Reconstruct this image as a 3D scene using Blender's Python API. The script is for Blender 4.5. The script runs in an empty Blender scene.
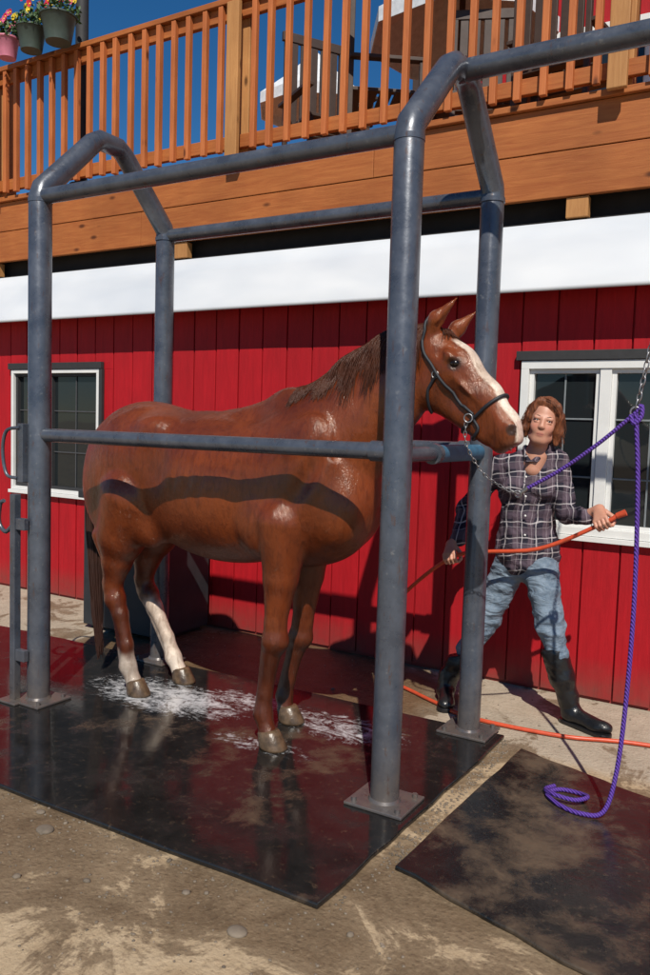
import bpy, math, random
import numpy as np
from mathutils import Vector, Matrix, noise as mnoise
from mathutils.bvhtree import BVHTree
random.seed(7); rng=np.random.default_rng(7)
S=bpy.context.scene
rad=math.radians
# ---------------------------------------------------------------- helpers
def link(o,parent=None):
    S.collection.objects.link(o)
    if parent is not None: o.parent=parent
    return o
def empty(name):
    o=bpy.data.objects.new(name,None); o.empty_display_size=.1
    return link(o)
def mesh_obj(name,V,F,mat=None,parent=None,smooth=False):
    me=bpy.data.meshes.new(name); me.from_pydata([tuple(v) for v in V],[],[tuple(f) for f in F]); me.update()
    if smooth: me.polygons.foreach_set('use_smooth',[True]*len(me.polygons))
    if mat is not None:
        for m in (mat if isinstance(mat,(list,tuple)) else [mat]): me.materials.append(m)
    return link(bpy.data.objects.new(name,me),parent)
class MB:
    """mesh builder"""
    def __init__(s): s.V=[];s.F=[];s.M=[];s.sm=[]
    def add(s,V,F,mi=0,sm=False):
        o=len(s.V); s.V+= [tuple(v) for v in V]; s.F+=[tuple(i+o for i in f) for f in F]; s.M+=[mi]*len(F); s.sm+=[sm]*len(F)
    def box(s,x0,x1,y0,y1,z0,z1,mi=0,M=None):
        V=[(x,y,z) for x in (x0,x1) for y in (y0,y1) for z in (z0,z1)]
        if M is not None: V=[tuple(M@Vector(v)) for v in V]
        s.add(V,[(0,1,3,2),(4,6,7,5),(0,4,5,1),(2,3,7,6),(0,2,6,4),(1,5,7,3)],mi)
    def tube(s,pts,r,n=12,mi=0,caps=True,sm=True,closed=False):
        pts=[Vector(p) for p in pts]; N=len(pts)
        rs=r if isinstance(r,(list,tuple)) else [r]*N
        V=[];up=None
        for i,p in enumerate(pts):
            if closed: t=pts[(i+1)%N]-pts[i-1]
            else: t=pts[min(i+1,N-1)]-pts[max(i-1,0)]
            t.normalize()
            if up is None:
                up=Vector((0,0,1)) if abs(t.z)<.9 else Vector((0,1,0))
            a=up-t*up.dot(t); a.normalize(); b=t.cross(a); up=a
            for j in range(n):
                an=2*math.pi*j/n
                V.append(p+(a*math.cos(an)+b*math.sin(an))*rs[i])
        F=[]
        for i in range(N if closed else N-1):
            i2=(i+1)%N
            for j in range(n):
                F.append((i*n+j,i*n+(j+1)%n,i2*n+(j+1)%n,i2*n+j))
        s.add(V,F,mi,sm)
        if caps and not closed:
            s.add([V[j] for j in range(n)],[tuple(range(n))[::-1]],mi); s.add([V[(N-1)*n+j] for j in range(n)],[tuple(range(n))],mi)
    def ball(s,c,r,mi=0,n=12,m=8):
        r=r if isinstance(r,(tuple,list)) else (r,r,r)
        V=[(c[0],c[1],c[2]+r[2])]
        for i in range(1,m):
            a=math.pi*i/m
            for j in range(n):
                b=2*math.pi*j/n
                V.append((c[0]+r[0]*math.sin(a)*math.cos(b),c[1]+r[1]*math.sin(a)*math.sin(b),c[2]+r[2]*math.cos(a)))
        V.append((c[0],c[1],c[2]-r[2])); F=[]
        for j in range(n): F.append((0,1+j,1+(j+1)%n))
        for i in range(m-2):
            for j in range(n):
                F.append((1+i*n+j,1+(i+1)*n+j,1+(i+1)*n+(j+1)%n,1+i*n+(j+1)%n))
        L=len(V)-1
        for j in range(n): F.append((L,1+(m-2)*n+(j+1)%n,1+(m-2)*n+j))
        s.add(V,F,mi,True)
    def obj(s,name,mats,parent=None,bevel=0):
        o=mesh_obj(name,s.V,s.F,mats,parent)
        o.data.polygons.foreach_set('material_index',s.M); o.data.polygons.foreach_set('use_smooth',s.sm); o.data.update()
        if bevel:
            b=o.modifiers.new('b','BEVEL'); b.width=bevel; b.segments=2; b.limit_method='ANGLE'; b.angle_limit=rad(50)
        return o
def spline(pts,n=8):
    P=[Vector(p) for p in pts]; P=[2*P[0]-P[1]]+P+[2*P[-1]-P[-2]]; out=[]
    for i in range(1,len(P)-2):
        for k in range(n):
            t=k/n
            out.append(.5*((2*P[i])+(-P[i-1]+P[i+1])*t+(2*P[i-1]-5*P[i]+4*P[i+1]-P[i+2])*t*t+(-P[i-1]+3*P[i]-3*P[i+1]+P[i+2])*t**3))
    out.append(P[-2]); return out
# ---------------------------------------------------------------- materials
def newmat(name):
    m=bpy.data.materials.new(name); m.use_nodes=True; nt=m.node_tree
    return m,nt,nt.nodes['Principled BSDF']
def N(nt,t,**k):
    n=nt.nodes.new(t)
    for a,b in k.items():
        if a.startswith('i_'): n.inputs[a[2:].replace('_',' ')].default_value=b
        else: setattr(n,a,b)
    return n
def L(nt,a,b): nt.links.new(a,b)
def coords(nt,scale=(1,1,1)):
    tc=N(nt,'ShaderNodeTexCoord'); mp=N(nt,'ShaderNodeMapping'); mp.inputs['Scale'].default_value=scale
    L(nt,tc.outputs['Object'],mp.inputs['Vector']); return mp.outputs[0]
def noise(nt,vec,scale,detail=4,rough=.6,dist=0):
    n=N(nt,'ShaderNodeTexNoise'); n.inputs['Scale'].default_value=scale; n.inputs['Detail'].default_value=min(detail,6)
    n.inputs['Roughness'].default_value=rough; n.inputs['Distortion'].default_value=dist
    L(nt,vec,n.inputs['Vector']); return n.outputs['Fac']
def ramp(nt,fac,stops,interp='LINEAR'):
    r=N(nt,'ShaderNodeValToRGB'); r.color_ramp.interpolation=interp; e=r.color_ramp.elements
    while len(e)<len(stops): e.new(.5)
    for i,(p,c) in enumerate(stops):
        e[i].position=p; e[i].color=tuple(c)[:3]+(1,) if isinstance(c,tuple) else (c,c,c,1)
    L(nt,fac,r.inputs[0]); return r.outputs[0]
def mixc(nt,fac,a,b,mode='MIX'):
    m=N(nt,'ShaderNodeMix'); m.data_type='RGBA'; m.blend_type=mode
    for v,i in ((fac,0),(a,6),(b,7)):
        if hasattr(v,'links'): L(nt,v,m.inputs[i])
        elif i==0: m.inputs[0].default_value=v
        else: m.inputs[i].default_value=tuple(v)+(1,)
    return m.outputs[2]
def math_(nt,op,a,b=None,clamp=False):
    m=N(nt,'ShaderNodeMath',operation=op); m.use_clamp=clamp
    for i,v in enumerate((a,b)):
        if v is None: continue
        if hasattr(v,'links'): L(nt,v,m.inputs[i])
        else: m.inputs[i].default_value=v
    return m.outputs[0]
def bump(nt,bsdf,h,strength=.3,dist=.01,sock='Normal'):
    b=N(nt,'ShaderNodeBump'); b.inputs['Strength'].default_value=strength; b.inputs['Distance'].default_value=dist
    L(nt,h,b.inputs['Height']); L(nt,b.outputs[0],bsdf.inputs[sock])
def simple(name,col,rough=.5,metal=0,var=.25,scale=20,bs=.15,bd=.003,col2=None,spec=.5):
    m,nt,b=newmat(name); v=coords(nt); f=noise(nt,v,scale)
    c2=col2 if col2 else tuple(c*(1-var) for c in col)
    L(nt,mixc(nt,ramp(nt,f,[(.3,0.),(.7,1.)]),c2,col),b.inputs['Base Color'])
    b.inputs['Metallic'].default_value=metal
    f2=noise(nt,v,scale*.37)
    L(nt,ramp(nt,f2,[(0.,max(.02,rough-.12)),(1.,min(1,rough+.12))]),b.inputs['Roughness'])
    b.inputs['Specular IOR Level'].default_value=spec
    if bs: bump(nt,b,noise(nt,v,scale*3),bs,bd)
    return m
def wood(name,c1,c2,axis='x',rough=.6):
    m,nt,b=newmat(name)
    sc=(1.2,14,14) if axis=='x' else (14,14,1.2)
    v=coords(nt,sc); g=noise(nt,v,3.5,6,.65,.6)
    v2=coords(nt,(1,1,1)); big=noise(nt,v2,1.7,3)
    col=mixc(nt,ramp(nt,g,[(.3,0.),(.7,1.)]),c1,c2)
    col=mixc(nt,ramp(nt,big,[(.35,.0),(.75,.5)]),col,tuple(x*.45 for x in c1))
    vo=N(nt,'ShaderNodeTexVoronoi'); L(nt,coords(nt,(2.2,5,5) if axis=='x' else (5,5,2.2)),vo.inputs['Vector']); vo.inputs['Scale'].default_value=1.3
    kn=ramp(nt,vo.outputs['Distance'],[(.05,1.),(.13,0.)])
    col=mixc(nt,kn,col,tuple(x*.3 for x in c1))
    L(nt,col,b.inputs['Base Color']); b.inputs['Roughness'].default_value=rough; b.inputs['Specular IOR Level'].default_value=.3
    bump(nt,b,g,.4,.005); return m
M={}
m,nt,b=newmat('red_siding_paint')
v=coords(nt,(6,6,.7)); g=noise(nt,v,5,6,.7,.4); v1=coords(nt); big=noise(nt,v1,1.3,4)
col=mixc(nt,ramp(nt,g,[(.25,0.),(.75,1.)]),(.31,.006,.011),(.45,.009,.016))
col=mixc(nt,ramp(nt,big,[(.4,0.),(.8,.6)]),col,(.23,.009,.012))
sp=N(nt,'ShaderNodeSeparateXYZ'); L(nt,v1,sp.inputs[0])
foot_tone=math_(nt,'MULTIPLY',ramp(nt,sp.outputs[2],[(0.,1.),(.25,0.)]),noise(nt,v1,9,5))  # mottled brown tone, strongest towards the wall foot
col=mixc(nt,math_(nt,'MULTIPLY',foot_tone,1.2,True),col,(.12,.06,.045))
L(nt,col,b.inputs['Base Color']); b.inputs['Roughness'].default_value=.6; b.inputs['Specular IOR Level'].default_value=.25
bump(nt,b,g,.6,.005); M['red']=m
M['rim']=wood('cedar_stain_boards',(.33,.092,.024),(.45,.155,.042),'x')
M['bal']=wood('cedar_stain_balusters',(.42,.115,.035),(.56,.18,.055),'z')
M['post']=wood('fir_post',(.42,.19,.065),(.56,.28,.10),'z')
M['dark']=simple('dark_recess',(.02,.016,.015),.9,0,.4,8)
m,nt,b=newmat('white_metal'); v=coords(nt,(.5,1.2,1.2)); g=noise(nt,v,2.2,3,.5,.3)
c_=mixc(nt,ramp(nt,g,[(.3,0.),(.7,1.)]),(.52,.555,.60),(.66,.68,.70))
L(nt,c_,b.inputs['Base Color']); b.inputs['Roughness'].default_value=.42
bump(nt,b,noise(nt,coords(nt,(.8,1.5,1.5)),1.8,1),.35,.05); M['white_metal']=m
M['wframe']=simple('white_vinyl',(.72,.72,.70),.4,0,.08,10,.05)
M['black_trim']=simple('black_trim',(.03,.03,.032),.7)
m,nt,b=newmat('window_glass'); b.inputs['Base Color'].default_value=(.014,.018,.020,1); b.inputs['Roughness'].default_value=.03
bump(nt,b,noise(nt,coords(nt),1.5,2),.12,.03); M['glass']=m
m,nt,b=newmat('grey_pipe_paint'); v=coords(nt); g=noise(nt,v,7,6,.7); g2=noise(nt,v,45,4)
col=mixc(nt,ramp(nt,g,[(.35,0.),(.7,1.)]),(.055,.064,.084),(.105,.118,.145))
col=mixc(nt,ramp(nt,g2,[(.62,0.),(.74,.6)]),col,(.20,.20,.20))
sp=N(nt,'ShaderNodeSeparateXYZ'); L(nt,v,sp.inputs[0])
du=math_(nt,'MULTIPLY',ramp(nt,sp.outputs[2],[(0.,1.),(.35,0.)]),noise(nt,v,14,6))
col=mixc(nt,math_(nt,'MULTIPLY',du,1.0,True),col,(.18,.13,.085))
col=mixc(nt,math_(nt,'MULTIPLY',ramp(nt,noise(nt,coords(nt,(9,9,2)),5,5,.7),[(.60,0.),(.66,1.)]),.6),col,(.09,.045,.03))
L(nt,col,b.inputs['Base Color']); b.inputs['Metallic'].default_value=.3
L(nt,ramp(nt,g,[(.3,.22),(.7,.40)]),b.inputs['Roughness']); b.inputs['Specular IOR Level'].default_value=.7; bump(nt,b,g2,.22,.003); M['pipe']=m
M['blue']=simple('blue_sleeve_paint',(.04,.15,.26),.5,.1,.4,25)
M['steel']=simple('galvanised_steel',(.35,.35,.36),.4,.8,.3,40)
M['hosem']=simple('red_rubber_hose',(.60,.080,.03),.4,0,.25,30)
m,nt,b=newmat('purple_rope'); v=coords(nt); w=N(nt,'ShaderNodeTexWave'); w.inputs['Scale'].default_value=38; w.bands_direction='DIAGONAL'; L(nt,v,w.inputs['Vector'])
L(nt,mixc(nt,w.outputs['Fac'],(.04,.014,.15),(.12,.045,.36)),b.inputs['Base Color']); b.inputs['Roughness'].default_value=.8; bump(nt,b,w.outputs['Fac'],.6,.004); M['rope']=m
def matmat(name,foam,dirtamt,brown):
    m,nt,b=newmat(name); v=coords(nt); n1=noise(nt,v,1.5,6,.65,.6); n2=noise(nt,v,6,6,.7,.3)
    col=mixc(nt,ramp(nt,n2,[(.3,0.),(.7,1.)]),(.008,.008,.008),(.022,.020,.019))
    dry=ramp(nt,math_(nt,'ADD',math_(nt,'MULTIPLY',n1,.6),math_(nt,'MULTIPLY',n2,.4)),[(.52-dirtamt,0.),(.64-dirtamt,1.)])
    col=mixc(nt,math_(nt,'MULTIPLY',dry,math_(nt,'ADD',n2,.25,True)),col,brown)
    n5=noise(nt,v,38,5,.75); col=mixc(nt,math_(nt,'MULTIPLY',ramp(nt,n5,[(.58,0.),(.68,1.)]),.4),col,brown)
    ro=mixc(nt,dry,(.06,)*3,(.55,)*3)
    ro=mixc(nt,ramp(nt,n2,[(.52,0.),(.64,.8)]),ro,(.36,)*3)
    if foam:
        sp=N(nt,'ShaderNodeSeparateXYZ'); L(nt,v,sp.inputs[0])
        tot=None
        for (fx,fy,rx,ry,am) in foam:
            dx=math_(nt,'DIVIDE',math_(nt,'SUBTRACT',sp.outputs[0],fx),rx); dy=math_(nt,'DIVIDE',math_(nt,'SUBTRACT',sp.outputs[1],fy),ry)
            r2=math_(nt,'ADD',math_(nt,'MULTIPLY',dx,dx),math_(nt,'MULTIPLY',dy,dy))
            q=math_(nt,'MULTIPLY',math_(nt,'SUBTRACT',1.,r2,True),am)
            tot=q if tot is None else math_(nt,'MAXIMUM',tot,q)
        fn=math_(nt,'ADD',math_(nt,'MULTIPLY',noise(nt,coords(nt,(1,2.0,1)),5,6,.75,2.2),.65),math_(nt,'MULTIPLY',noise(nt,v,34,5,.7,.6),.35))
        fm=ramp(nt,math_(nt,'ADD',fn,math_(nt,'MULTIPLY',tot,.20)),[(.575,0.),(.635,.30),(.72,.85)])
        fm=math_(nt,'MULTIPLY',fm,ramp(nt,tot,[(0.,0.),(.3,1.)]))
        col=mixc(nt,fm,col,(.58,.59,.61)); ro=mixc(nt,fm,ro,(.22,)*3)
        bump(nt,b,math_(nt,'ADD',math_(nt,'MULTIPLY',n2,.30),math_(nt,'MULTIPLY',n5,.12)),.30,.006)
    else: bump(nt,b,math_(nt,'ADD',n2,math_(nt,'MULTIPLY',n5,.3)),.5,.008)
    L(nt,col,b.inputs['Base Color']); L(nt,ro,b.inputs['Roughness']); return m
M['mat1']=matmat('wet_rubber_mat',[(-2.90,-1.40,.60,.28,1.),(-2.45,-1.2,.4,.16,.75),(-1.9,-1.25,.42,.2,.75),(-2.1,-1.65,.35,.10,.5)],-.035,(.110,.074,.046))
M['mat2']=matmat('dusty_rubber_mat',None,.04,(.115,.082,.053))
# ground
m,nt,b=newmat('sandy_ground'); v=coords(nt); sp=N(nt,'ShaderNodeSeparateXYZ'); L(nt,v,sp.inputs[0])
n2=noise(nt,v,7,6,.7); n3=noise(nt,v,55,5,.75); n4=noise(nt,v,2.2,6,.7,.7)
vo=N(nt,'ShaderNodeTexVoronoi'); L(nt,v,vo.inputs['Vector']); vo.inputs['Scale'].default_value=42
peb=ramp(nt,vo.outputs['Distance'],[(.15,1.),(.45,0.)])
dry=mixc(nt,ramp(nt,n2,[(.3,0.),(.7,1.)]),(.34,.245,.145),(.50,.385,.25))
dry=mixc(nt,ramp(nt,n3,[(.32,.6),(.48,0.)]),dry,(.16,.11,.065))
slab=mixc(nt,ramp(nt,n2,[(.3,0.),(.7,1.)]),(.34,.28,.21),(.45,.38,.29))
slab=mixc(nt,ramp(nt,n3,[(.35,.4),(.5,0.)]),slab,(.18,.14,.10))
yb=ramp(nt,math_(nt,'ADD',sp.outputs[1],math_(nt,'ADD',math_(nt,'MULTIPLY',n2,.1),1.0)),[(.0,0.),(.12,1.)])
base=mixc(nt,yb,dry,slab)
near=math_(nt,'MULTIPLY',ramp(nt,math_(nt,'ADD',sp.outputs[1],3.5),[(.0,.0),(.85,.12)]),ramp(nt,math_(nt,'ADD',sp.outputs[1],2.2),[(0.,1.),(.25,0.)]))
dx=math_(nt,'DIVIDE',math_(nt,'ADD',sp.outputs[0],2.9),1.35); dy=math_(nt,'DIVIDE',math_(nt,'ADD',sp.outputs[1],.7),1.0)
blob=math_(nt,'SUBTRACT',1.,math_(nt,'ADD',math_(nt,'MULTIPLY',dx,dx),math_(nt,'MULTIPLY',dy,dy)),True)
wn=math_(nt,'ADD',math_(nt,'ADD',math_(nt,'MULTIPLY',n4,.75),math_(nt,'MULTIPLY',n2,.25)),math_(nt,'ADD',math_(nt,'MULTIPLY',blob,.6),near))
wet=ramp(nt,wn,[(.53,0.),(.565,.75),(.68,1.)])
wetc=mixc(nt,ramp(nt,n2,[(.3,0.),(.7,1.)]),(.095,.062,.034),(.19,.130,.075))
wetc=mixc(nt,ramp(nt,n3,[(.54,0.),(.68,.5)]),wetc,(.27,.20,.125))
wetc=mixc(nt,ramp(nt,n3,[(.33,.6),(.45,0.)]),wetc,(.045,.030,.018))
L(nt,mixc(nt,wet,base,wetc),b.inputs['Base Color'])
L(nt,mixc(nt,wet,(.92,)*3,mixc(nt,ramp(nt,blob,[(.1,0.),(.5,1.)]),(.62,)*3,(.12,)*3)),b.inputs['Roughness'])
b.inputs['Specular IOR Level'].default_value=.35
bump(nt,b,math_(nt,'ADD',math_(nt,'ADD',math_(nt,'MULTIPLY',n2,.7),math_(nt,'MULTIPLY',n3,.30)),math_(nt,'MULTIPLY',peb,.10)),.75,.022); M['ground']=m
M['stone']=simple('pebble_stone',(.24,.19,.14),.85,0,.6,9,.4)
M['charcoal']=simple('charcoal_box',(.026,.028,.032),.6,0,.3,10)
M['black']=simple('black_rubber_boot',(.013,.013,.014),.32,0,.3,9,.5,.008)
M['strap']=simple('halter_strap',(.012,.014,.02),.6)
M['leafm']=simple('plant_leaf',(.05,.12,.025),.6,0,.5,30)
M['yellow']=simple('yellow_petal',(.85,.62,.03),.6); M['redf']=simple('red_petal',(.65,.02,.04),.6); M['pinkf']=simple('pink_petal',(.75,.12,.28),.6)
M['potg']=simple('green_pot',(.06,.085,.07),.5); M['potp']=simple('pink_pot',(.62,.20,.28),.5)
M['umb']=simple('umbrella_canvas',(.70,.72,.74),.8); M['brown']=simple('dark_brown_wood',(.06,.035,.025),.6)
M['hornm']=simple('hoof_horn',(.15,.095,.055),.28,0,.7,26,.4,.004)
M['eyeb']=simple('dark_eye',(.008,.005,.004),.08,0,0,10,0); M['eyew']=simple('eye_white',(.50,.46,.43),.25,0,.05,10,0)
# ---------------------------------------------------------------- SDF modelling
def R3(rz=0,ry=0,rx=0): return np.array(Matrix.Rotation(rz,3,'Z')@Matrix.Rotation(ry,3,'Y')@Matrix.Rotation(rx,3,'X'))
class SDF:
    def __init__(s): s.p=[]
    def cone(s,a,b,ra,rb,k=.03,ls=1.,sub=False,la=None):
        s.p.append(('c',np.array(a,float),np.array(b,float),ra,rb,k,ls,sub,la))
    def chain(s,pts,rs,k=.03,ls=1.,sub=False):
        for i in range(len(pts)-1):
            l=ls if not isinstance(ls,(list,tuple)) else ls[i]
            s.cone(pts[i],pts[i+1],rs[i],rs[i+1],k,l,sub)
    def ell(s,c,r,k=.03,R=None,sub=False):
        s.p.append(('e',np.array(c,float),np.array(r,float),np.eye(3) if R is None else R,None,k,None,sub,None))
    def clip(s,pt,n):
        s.p.append(('h',np.array(pt,float),np.array(n,float)/np.linalg.norm(n),None,None,.004,None,True,None))
    def mesh(s,h):
        lo=[];hi=[]
        bx=[]
        for q in s.p:
            if q[0]=='c':
                mr=max(q[3],q[4]); e=np.array([mr,mr*max(q[6],.3),mr])
                l=np.minimum(q[1],q[2])-e; u=np.maximum(q[1],q[2])+e
            elif q[0]=='e':
                e=np.abs(q[3])@q[2]; l=q[1]-e; u=q[1]+e
            else: l=u=None
            bx.append((l,u))
            if l is not None and not q[7]: lo.append(l); hi.append(u)
        lo=np.min(lo,0)-3*h-.01; hi=np.max(hi,0)+3*h+.01
        n=np.ceil((hi-lo)/h).astype(int)+1
        D=np.full(n,1.0,dtype=np.float32); ax=[lo[i]+h*np.arange(n[i]) for i in range(3)]
        for q,(l,u) in zip(s.p,bx):
            k=q[5]
            if l is None: i0=np.zeros(3,int); i1=n.copy()
            else:
                mg=k+4*h
                i0=np.clip(np.floor((l-mg-lo)/h).astype(int),0,n); i1=np.clip(np.ceil((u+mg-lo)/h).astype(int)+1,0,n)
            if np.any(i1<=i0): continue
            sl=tuple(slice(i0[i],i1[i]) for i in range(3))
            X,Y,Z=np.meshgrid(*[ax[i][sl[i]] for i in range(3)],indexing='ij')
            if q[0]=='c':
                a,bb,ra,rb,ls=q[1],q[2],q[3],q[4],q[6]
                ab=bb-a; px,py,pz=X-a[0],Y-a[1],Z-a[2]
                t=np.clip((px*ab[0]+py*ab[1]+pz*ab[2])/max(ab@ab,1e-9),0,1)
                dx,dy,dz=px-t*ab[0],(py-t*ab[1])/ls,pz-t*ab[2]
                d=np.sqrt(dx*dx+dy*dy+dz*dz)-(ra+(rb-ra)*t)
            elif q[0]=='e':
                P=np.stack([X-q[1][0],Y-q[1][1],Z-q[1][2]],-1)@q[3]
                r=q[2]; k0=np.sqrt(((P/r)**2).sum(-1)); k1=np.sqrt(((P/r**2)**2).sum(-1))+1e-9
                d=k0*(k0-1)/k1
            else:
                d=(X-q[1][0])*q[2][0]+(Y-q[1][1])*q[2][1]+(Z-q[1][2])*q[2][2]; d=-d
            c=D[sl]
            if q[7]:
                d=-d; hh=np.maximum(k-np.abs(c-d),0)/k; D[sl]=np.maximum(c,d)+hh*hh*k*.25
            else:
                hh=np.maximum(k-np.abs(c-d),0)/k; D[sl]=np.minimum(c,d)-hh*hh*k*.25
        ins=D<0
        sm=np.zeros(n-1,dtype=np.int8)
        for i in (0,1):
            for j in (0,1):
                for kk in (0,1): sm+=ins[i:n[0]-1+i,j:n[1]-1+j,kk:n[2]-1+kk]
        act=(sm>0)&(sm<8); idx=np.argwhere(act); imap=np.full(n-1,-1,dtype=np.int64); imap[act]=np.arange(len(idx))
        acc=np.zeros((len(idx),3)); cnt=np.zeros(len(idx))
        cor=[(i,j,kk) for i in (0,1) for j in (0,1) for kk in (0,1)]
        val={c:D[idx[:,0]+c[0],idx[:,1]+c[1],idx[:,2]+c[2]] for c in cor}
        for c in cor:
            for a in range(3):
                if c[a]==0:
                    c2=list(c); c2[a]=1; c2=tuple(c2)
                    d0,d1=val[c],val[c2]; cr=(d0<0)!=(d1<0); t=np.where(cr,d0/np.where(cr,d0-d1,1),0)
                    p=np.array(c,float)[None]+t[:,None]*np.eye(3)[a][None]
                    acc+=p*cr[:,None]; cnt+=cr
        V=(idx+acc/cnt[:,None])*h+lo
        F=[]
        for a in range(3):
            b_,c_=(a+1)%3,(a+2)%3
            s0=[slice(None)]*3; s1=[slice(None)]*3; s0[a]=slice(0,n[a]-1); s1[a]=slice(1,n[a])
            cr=ins[tuple(s0)]!=ins[tuple(s1)]; e=np.argwhere(cr)
            e=e[(e[:,b_]>0)&(e[:,c_]>0)&(e[:,b_]<n[b_]-1)&(e[:,c_]<n[c_]-1)]
            def cell(db,dc):
                q=e.copy(); q[:,b_]-=db; q[:,c_]-=dc; return imap[q[:,0],q[:,1],q[:,2]]
            Q=np.stack([cell(1,1),cell(0,1),cell(0,0),cell(1,0)],1)
            fl=ins[e[:,0],e[:,1],e[:,2]]
            Q[~fl]=Q[~fl][:,::-1]; F.append(Q)
        F=np.concatenate(F); F=F[(F>=0).all(1)]
        E=np.concatenate([F[:,[0,1]],F[:,[1,2]],F[:,[2,3]],F[:,[3,0]]])
        for _ in range(2):
            A=np.zeros_like(V); c=np.zeros(len(V)); 
            for x,y in ((0,1),(1,0)):
                for d_ in range(3): A[:,d_]+=np.bincount(E[:,x],V[E[:,y],d_],len(V))
                c+=np.bincount(E[:,x],minlength=len(V))
            V=V*.5+.5*A/np.maximum(c,1)[:,None]
        return V,F
def sdf_obj(name,sd,h,mat,parent,xf=None,colf=None,disp=None):
    V,F=sd.mesh(h)
    L0=V.copy()
    if disp is not None: V=disp(V)
    if xf is not None: V=V@xf[0].T+xf[1]
    me=bpy.data.meshes.new(name); me.vertices.add(len(V)); me.vertices.foreach_set('co',V.ravel())
    me.loops.add(F.size); me.loops.foreach_set('vertex_index',F.ravel().astype(np.int32))
    me.polygons.add(len(F)); me.polygons.foreach_set('loop_start',np.arange(0,F.size,4,dtype=np.int32))
    try: me.polygons.foreach_set('loop_total',np.full(len(F),4,dtype=np.int32))
    except Exception: pass
    me.update(calc_edges=True); me.validate()
    me.polygons.foreach_set('use_smooth',[True]*len(me.polygons))
    me.materials.append(mat)
    if colf is not None:
        nn=np.zeros(len(me.vertices)*3); me.vertices.foreach_get('normal',nn); nn=nn.reshape(-1,3)
        C=colf(L0,nn); at=me.color_attributes.new('Col','FLOAT_COLOR','POINT')
        at.data.foreach_set('color',np.concatenate([C,np.ones((len(C),1))],1).ravel())
    return link(bpy.data.objects.new(name,me),parent)
def sstep(x,a,b): t=np.clip((x-a)/(b-a),0,1); return t*t*(3-2*t)
# ================================================================ GROUND
mesh_obj('ground',[(-150,-150,0),(150,-150,0),(150,150,0),(-150,150,0)],[(0,1,2,3)],M['ground'])
def slabmat(name,poly,z0,z1,mat):
    n=len(poly); V=[(x,y,z0) for x,y in poly]+[(x,y,z1) for x,y in poly]
    F=[tuple(range(n))[::-1],tuple(range(n,2*n))]+[(i,(i+1)%n,n+(i+1)%n,n+i) for i in range(n)]
    o=mesh_obj(name,V,F,mat); b=o.modifiers.new('b','BEVEL'); b.width=.005; b.segments=2; return o
def wob(a,b,n,amp):
    out=[]
    for i in range(n):
        t=i/n; x=a[0]+(b[0]-a[0])*t; y=a[1]+(b[1]-a[1])*t
        out.append((x+random.uniform(-amp,amp),y+random.uniform(-amp,amp)))
    return out
P1=[(-5.6,-2.60),(-1.217,-2.565),(-1.19,-.86),(-4.1,-.93),(-5.6,-1.0)]
poly=[]
for i in range(len(P1)): poly+=wob(P1[i],P1[(i+1)%len(P1)],14,.006)
slabmat('rubber_mat',poly,.001,.020,M['mat1'])
P2=[(-1.12,-2.22),(-.43,-2.42),(.55,-2.62),(.6,-1.42),(-.47,-1.17),(-1.08,-.97)]
poly=[]
for i in range(len(P2)): poly+=wob(P2[i],P2[(i+1)%len(P2)],9,.006)
slabmat('rubber_mat.001',poly,.001,.018,M['mat2'])
mb=MB()
for i in range(2600):
    x=random.uniform(-4.2,.9); y=random.choice([random.uniform(-3.9,-2.6),random.uniform(-3.9,-2.6),random.uniform(-.85,-.05)])
    if y>-1 and random.random()<.8: continue
    r=random.uniform(.002,.006)*(2.2 if random.random()<.03 else 1)
    mb.ball((x,y,r*.2),(r*random.uniform(.8,1.5),r*random.uniform(.8,1.4),r*.55),0,6,4)
for i in range(500):   # grit gathered along the mat edges
    t=random.random(); k=random.choice([0,1,2])
    if k==0: x,y=-4.6+3.4*t,-2.585+random.gauss(0,.02)-.02
    elif k==1: x,y=-1.19+abs(random.gauss(0,.025)),-2.55+1.7*t
    else: x,y=-1.13-abs(random.gauss(0,.02)),-2.2+1.2*t
    r=random.uniform(.002,.006); mb.ball((x,y,r*.3),(r*1.2,r,r*.6),0,6,4)
for (x,y,r) in [(-1.36,-2.79,.028),(-2.30,-2.70,.03),(-2.42,-2.62,.016)]:
    mb.ball((x,y,.003),(r*1.2,r,r*.4),0,12,8)
mb.obj('gravel',[M['stone']])
# ================================================================ BUILDING
bld=empty('red_barn_building')
wins=[(-5.90,-4.85,.87,1.885),(-1.46,-.50,.93,1.90)]
mb=MB(); x=-10.
while x<5:
    w=.203; a,b_=x+.005,x+w-.005; dy=random.uniform(-.0035,.0035)
    segs=[(0.02,2.66)]
    for (wx0,wx1,wz0,wz1) in wins:
        if b_>wx0 and a<wx1:
            segs=[(.02,wz0),(wz1,2.66)]
            if a<wx0: mb.box(a,wx0,-.018+dy,.02,wz0,wz1)
            if b_>wx1: mb.box(wx1,b_,-.018+dy,.02,wz0,wz1)
    for z0,z1 in segs: mb.box(a,b_,-.018+dy,.02,z0,z1)
    x+=w
mb.obj('board_siding',[M['red']],bld,.003)
mb=MB()
xs=[-10,-5.90,-4.85,-1.46,-.50,5]
for i in range(5):
    if i in (1,3):
        wz=wins[0] if i==1 else wins[1]
        mb.box(xs[i],xs[i+1],.0,.12,0,wz[2]); mb.box(xs[i],xs[i+1],.0,.12,wz[3],2.66)
    else: mb.box(xs[i],xs[i+1],.0,.12,0,2.66)
mb.obj('wall_core',[M['red']],bld)
M['muntin']=simple('muntin_grey',(.20,.22,.23),.5); M['muntind']=simple('muntin_dark',(.07,.07,.075),.5)
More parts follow.
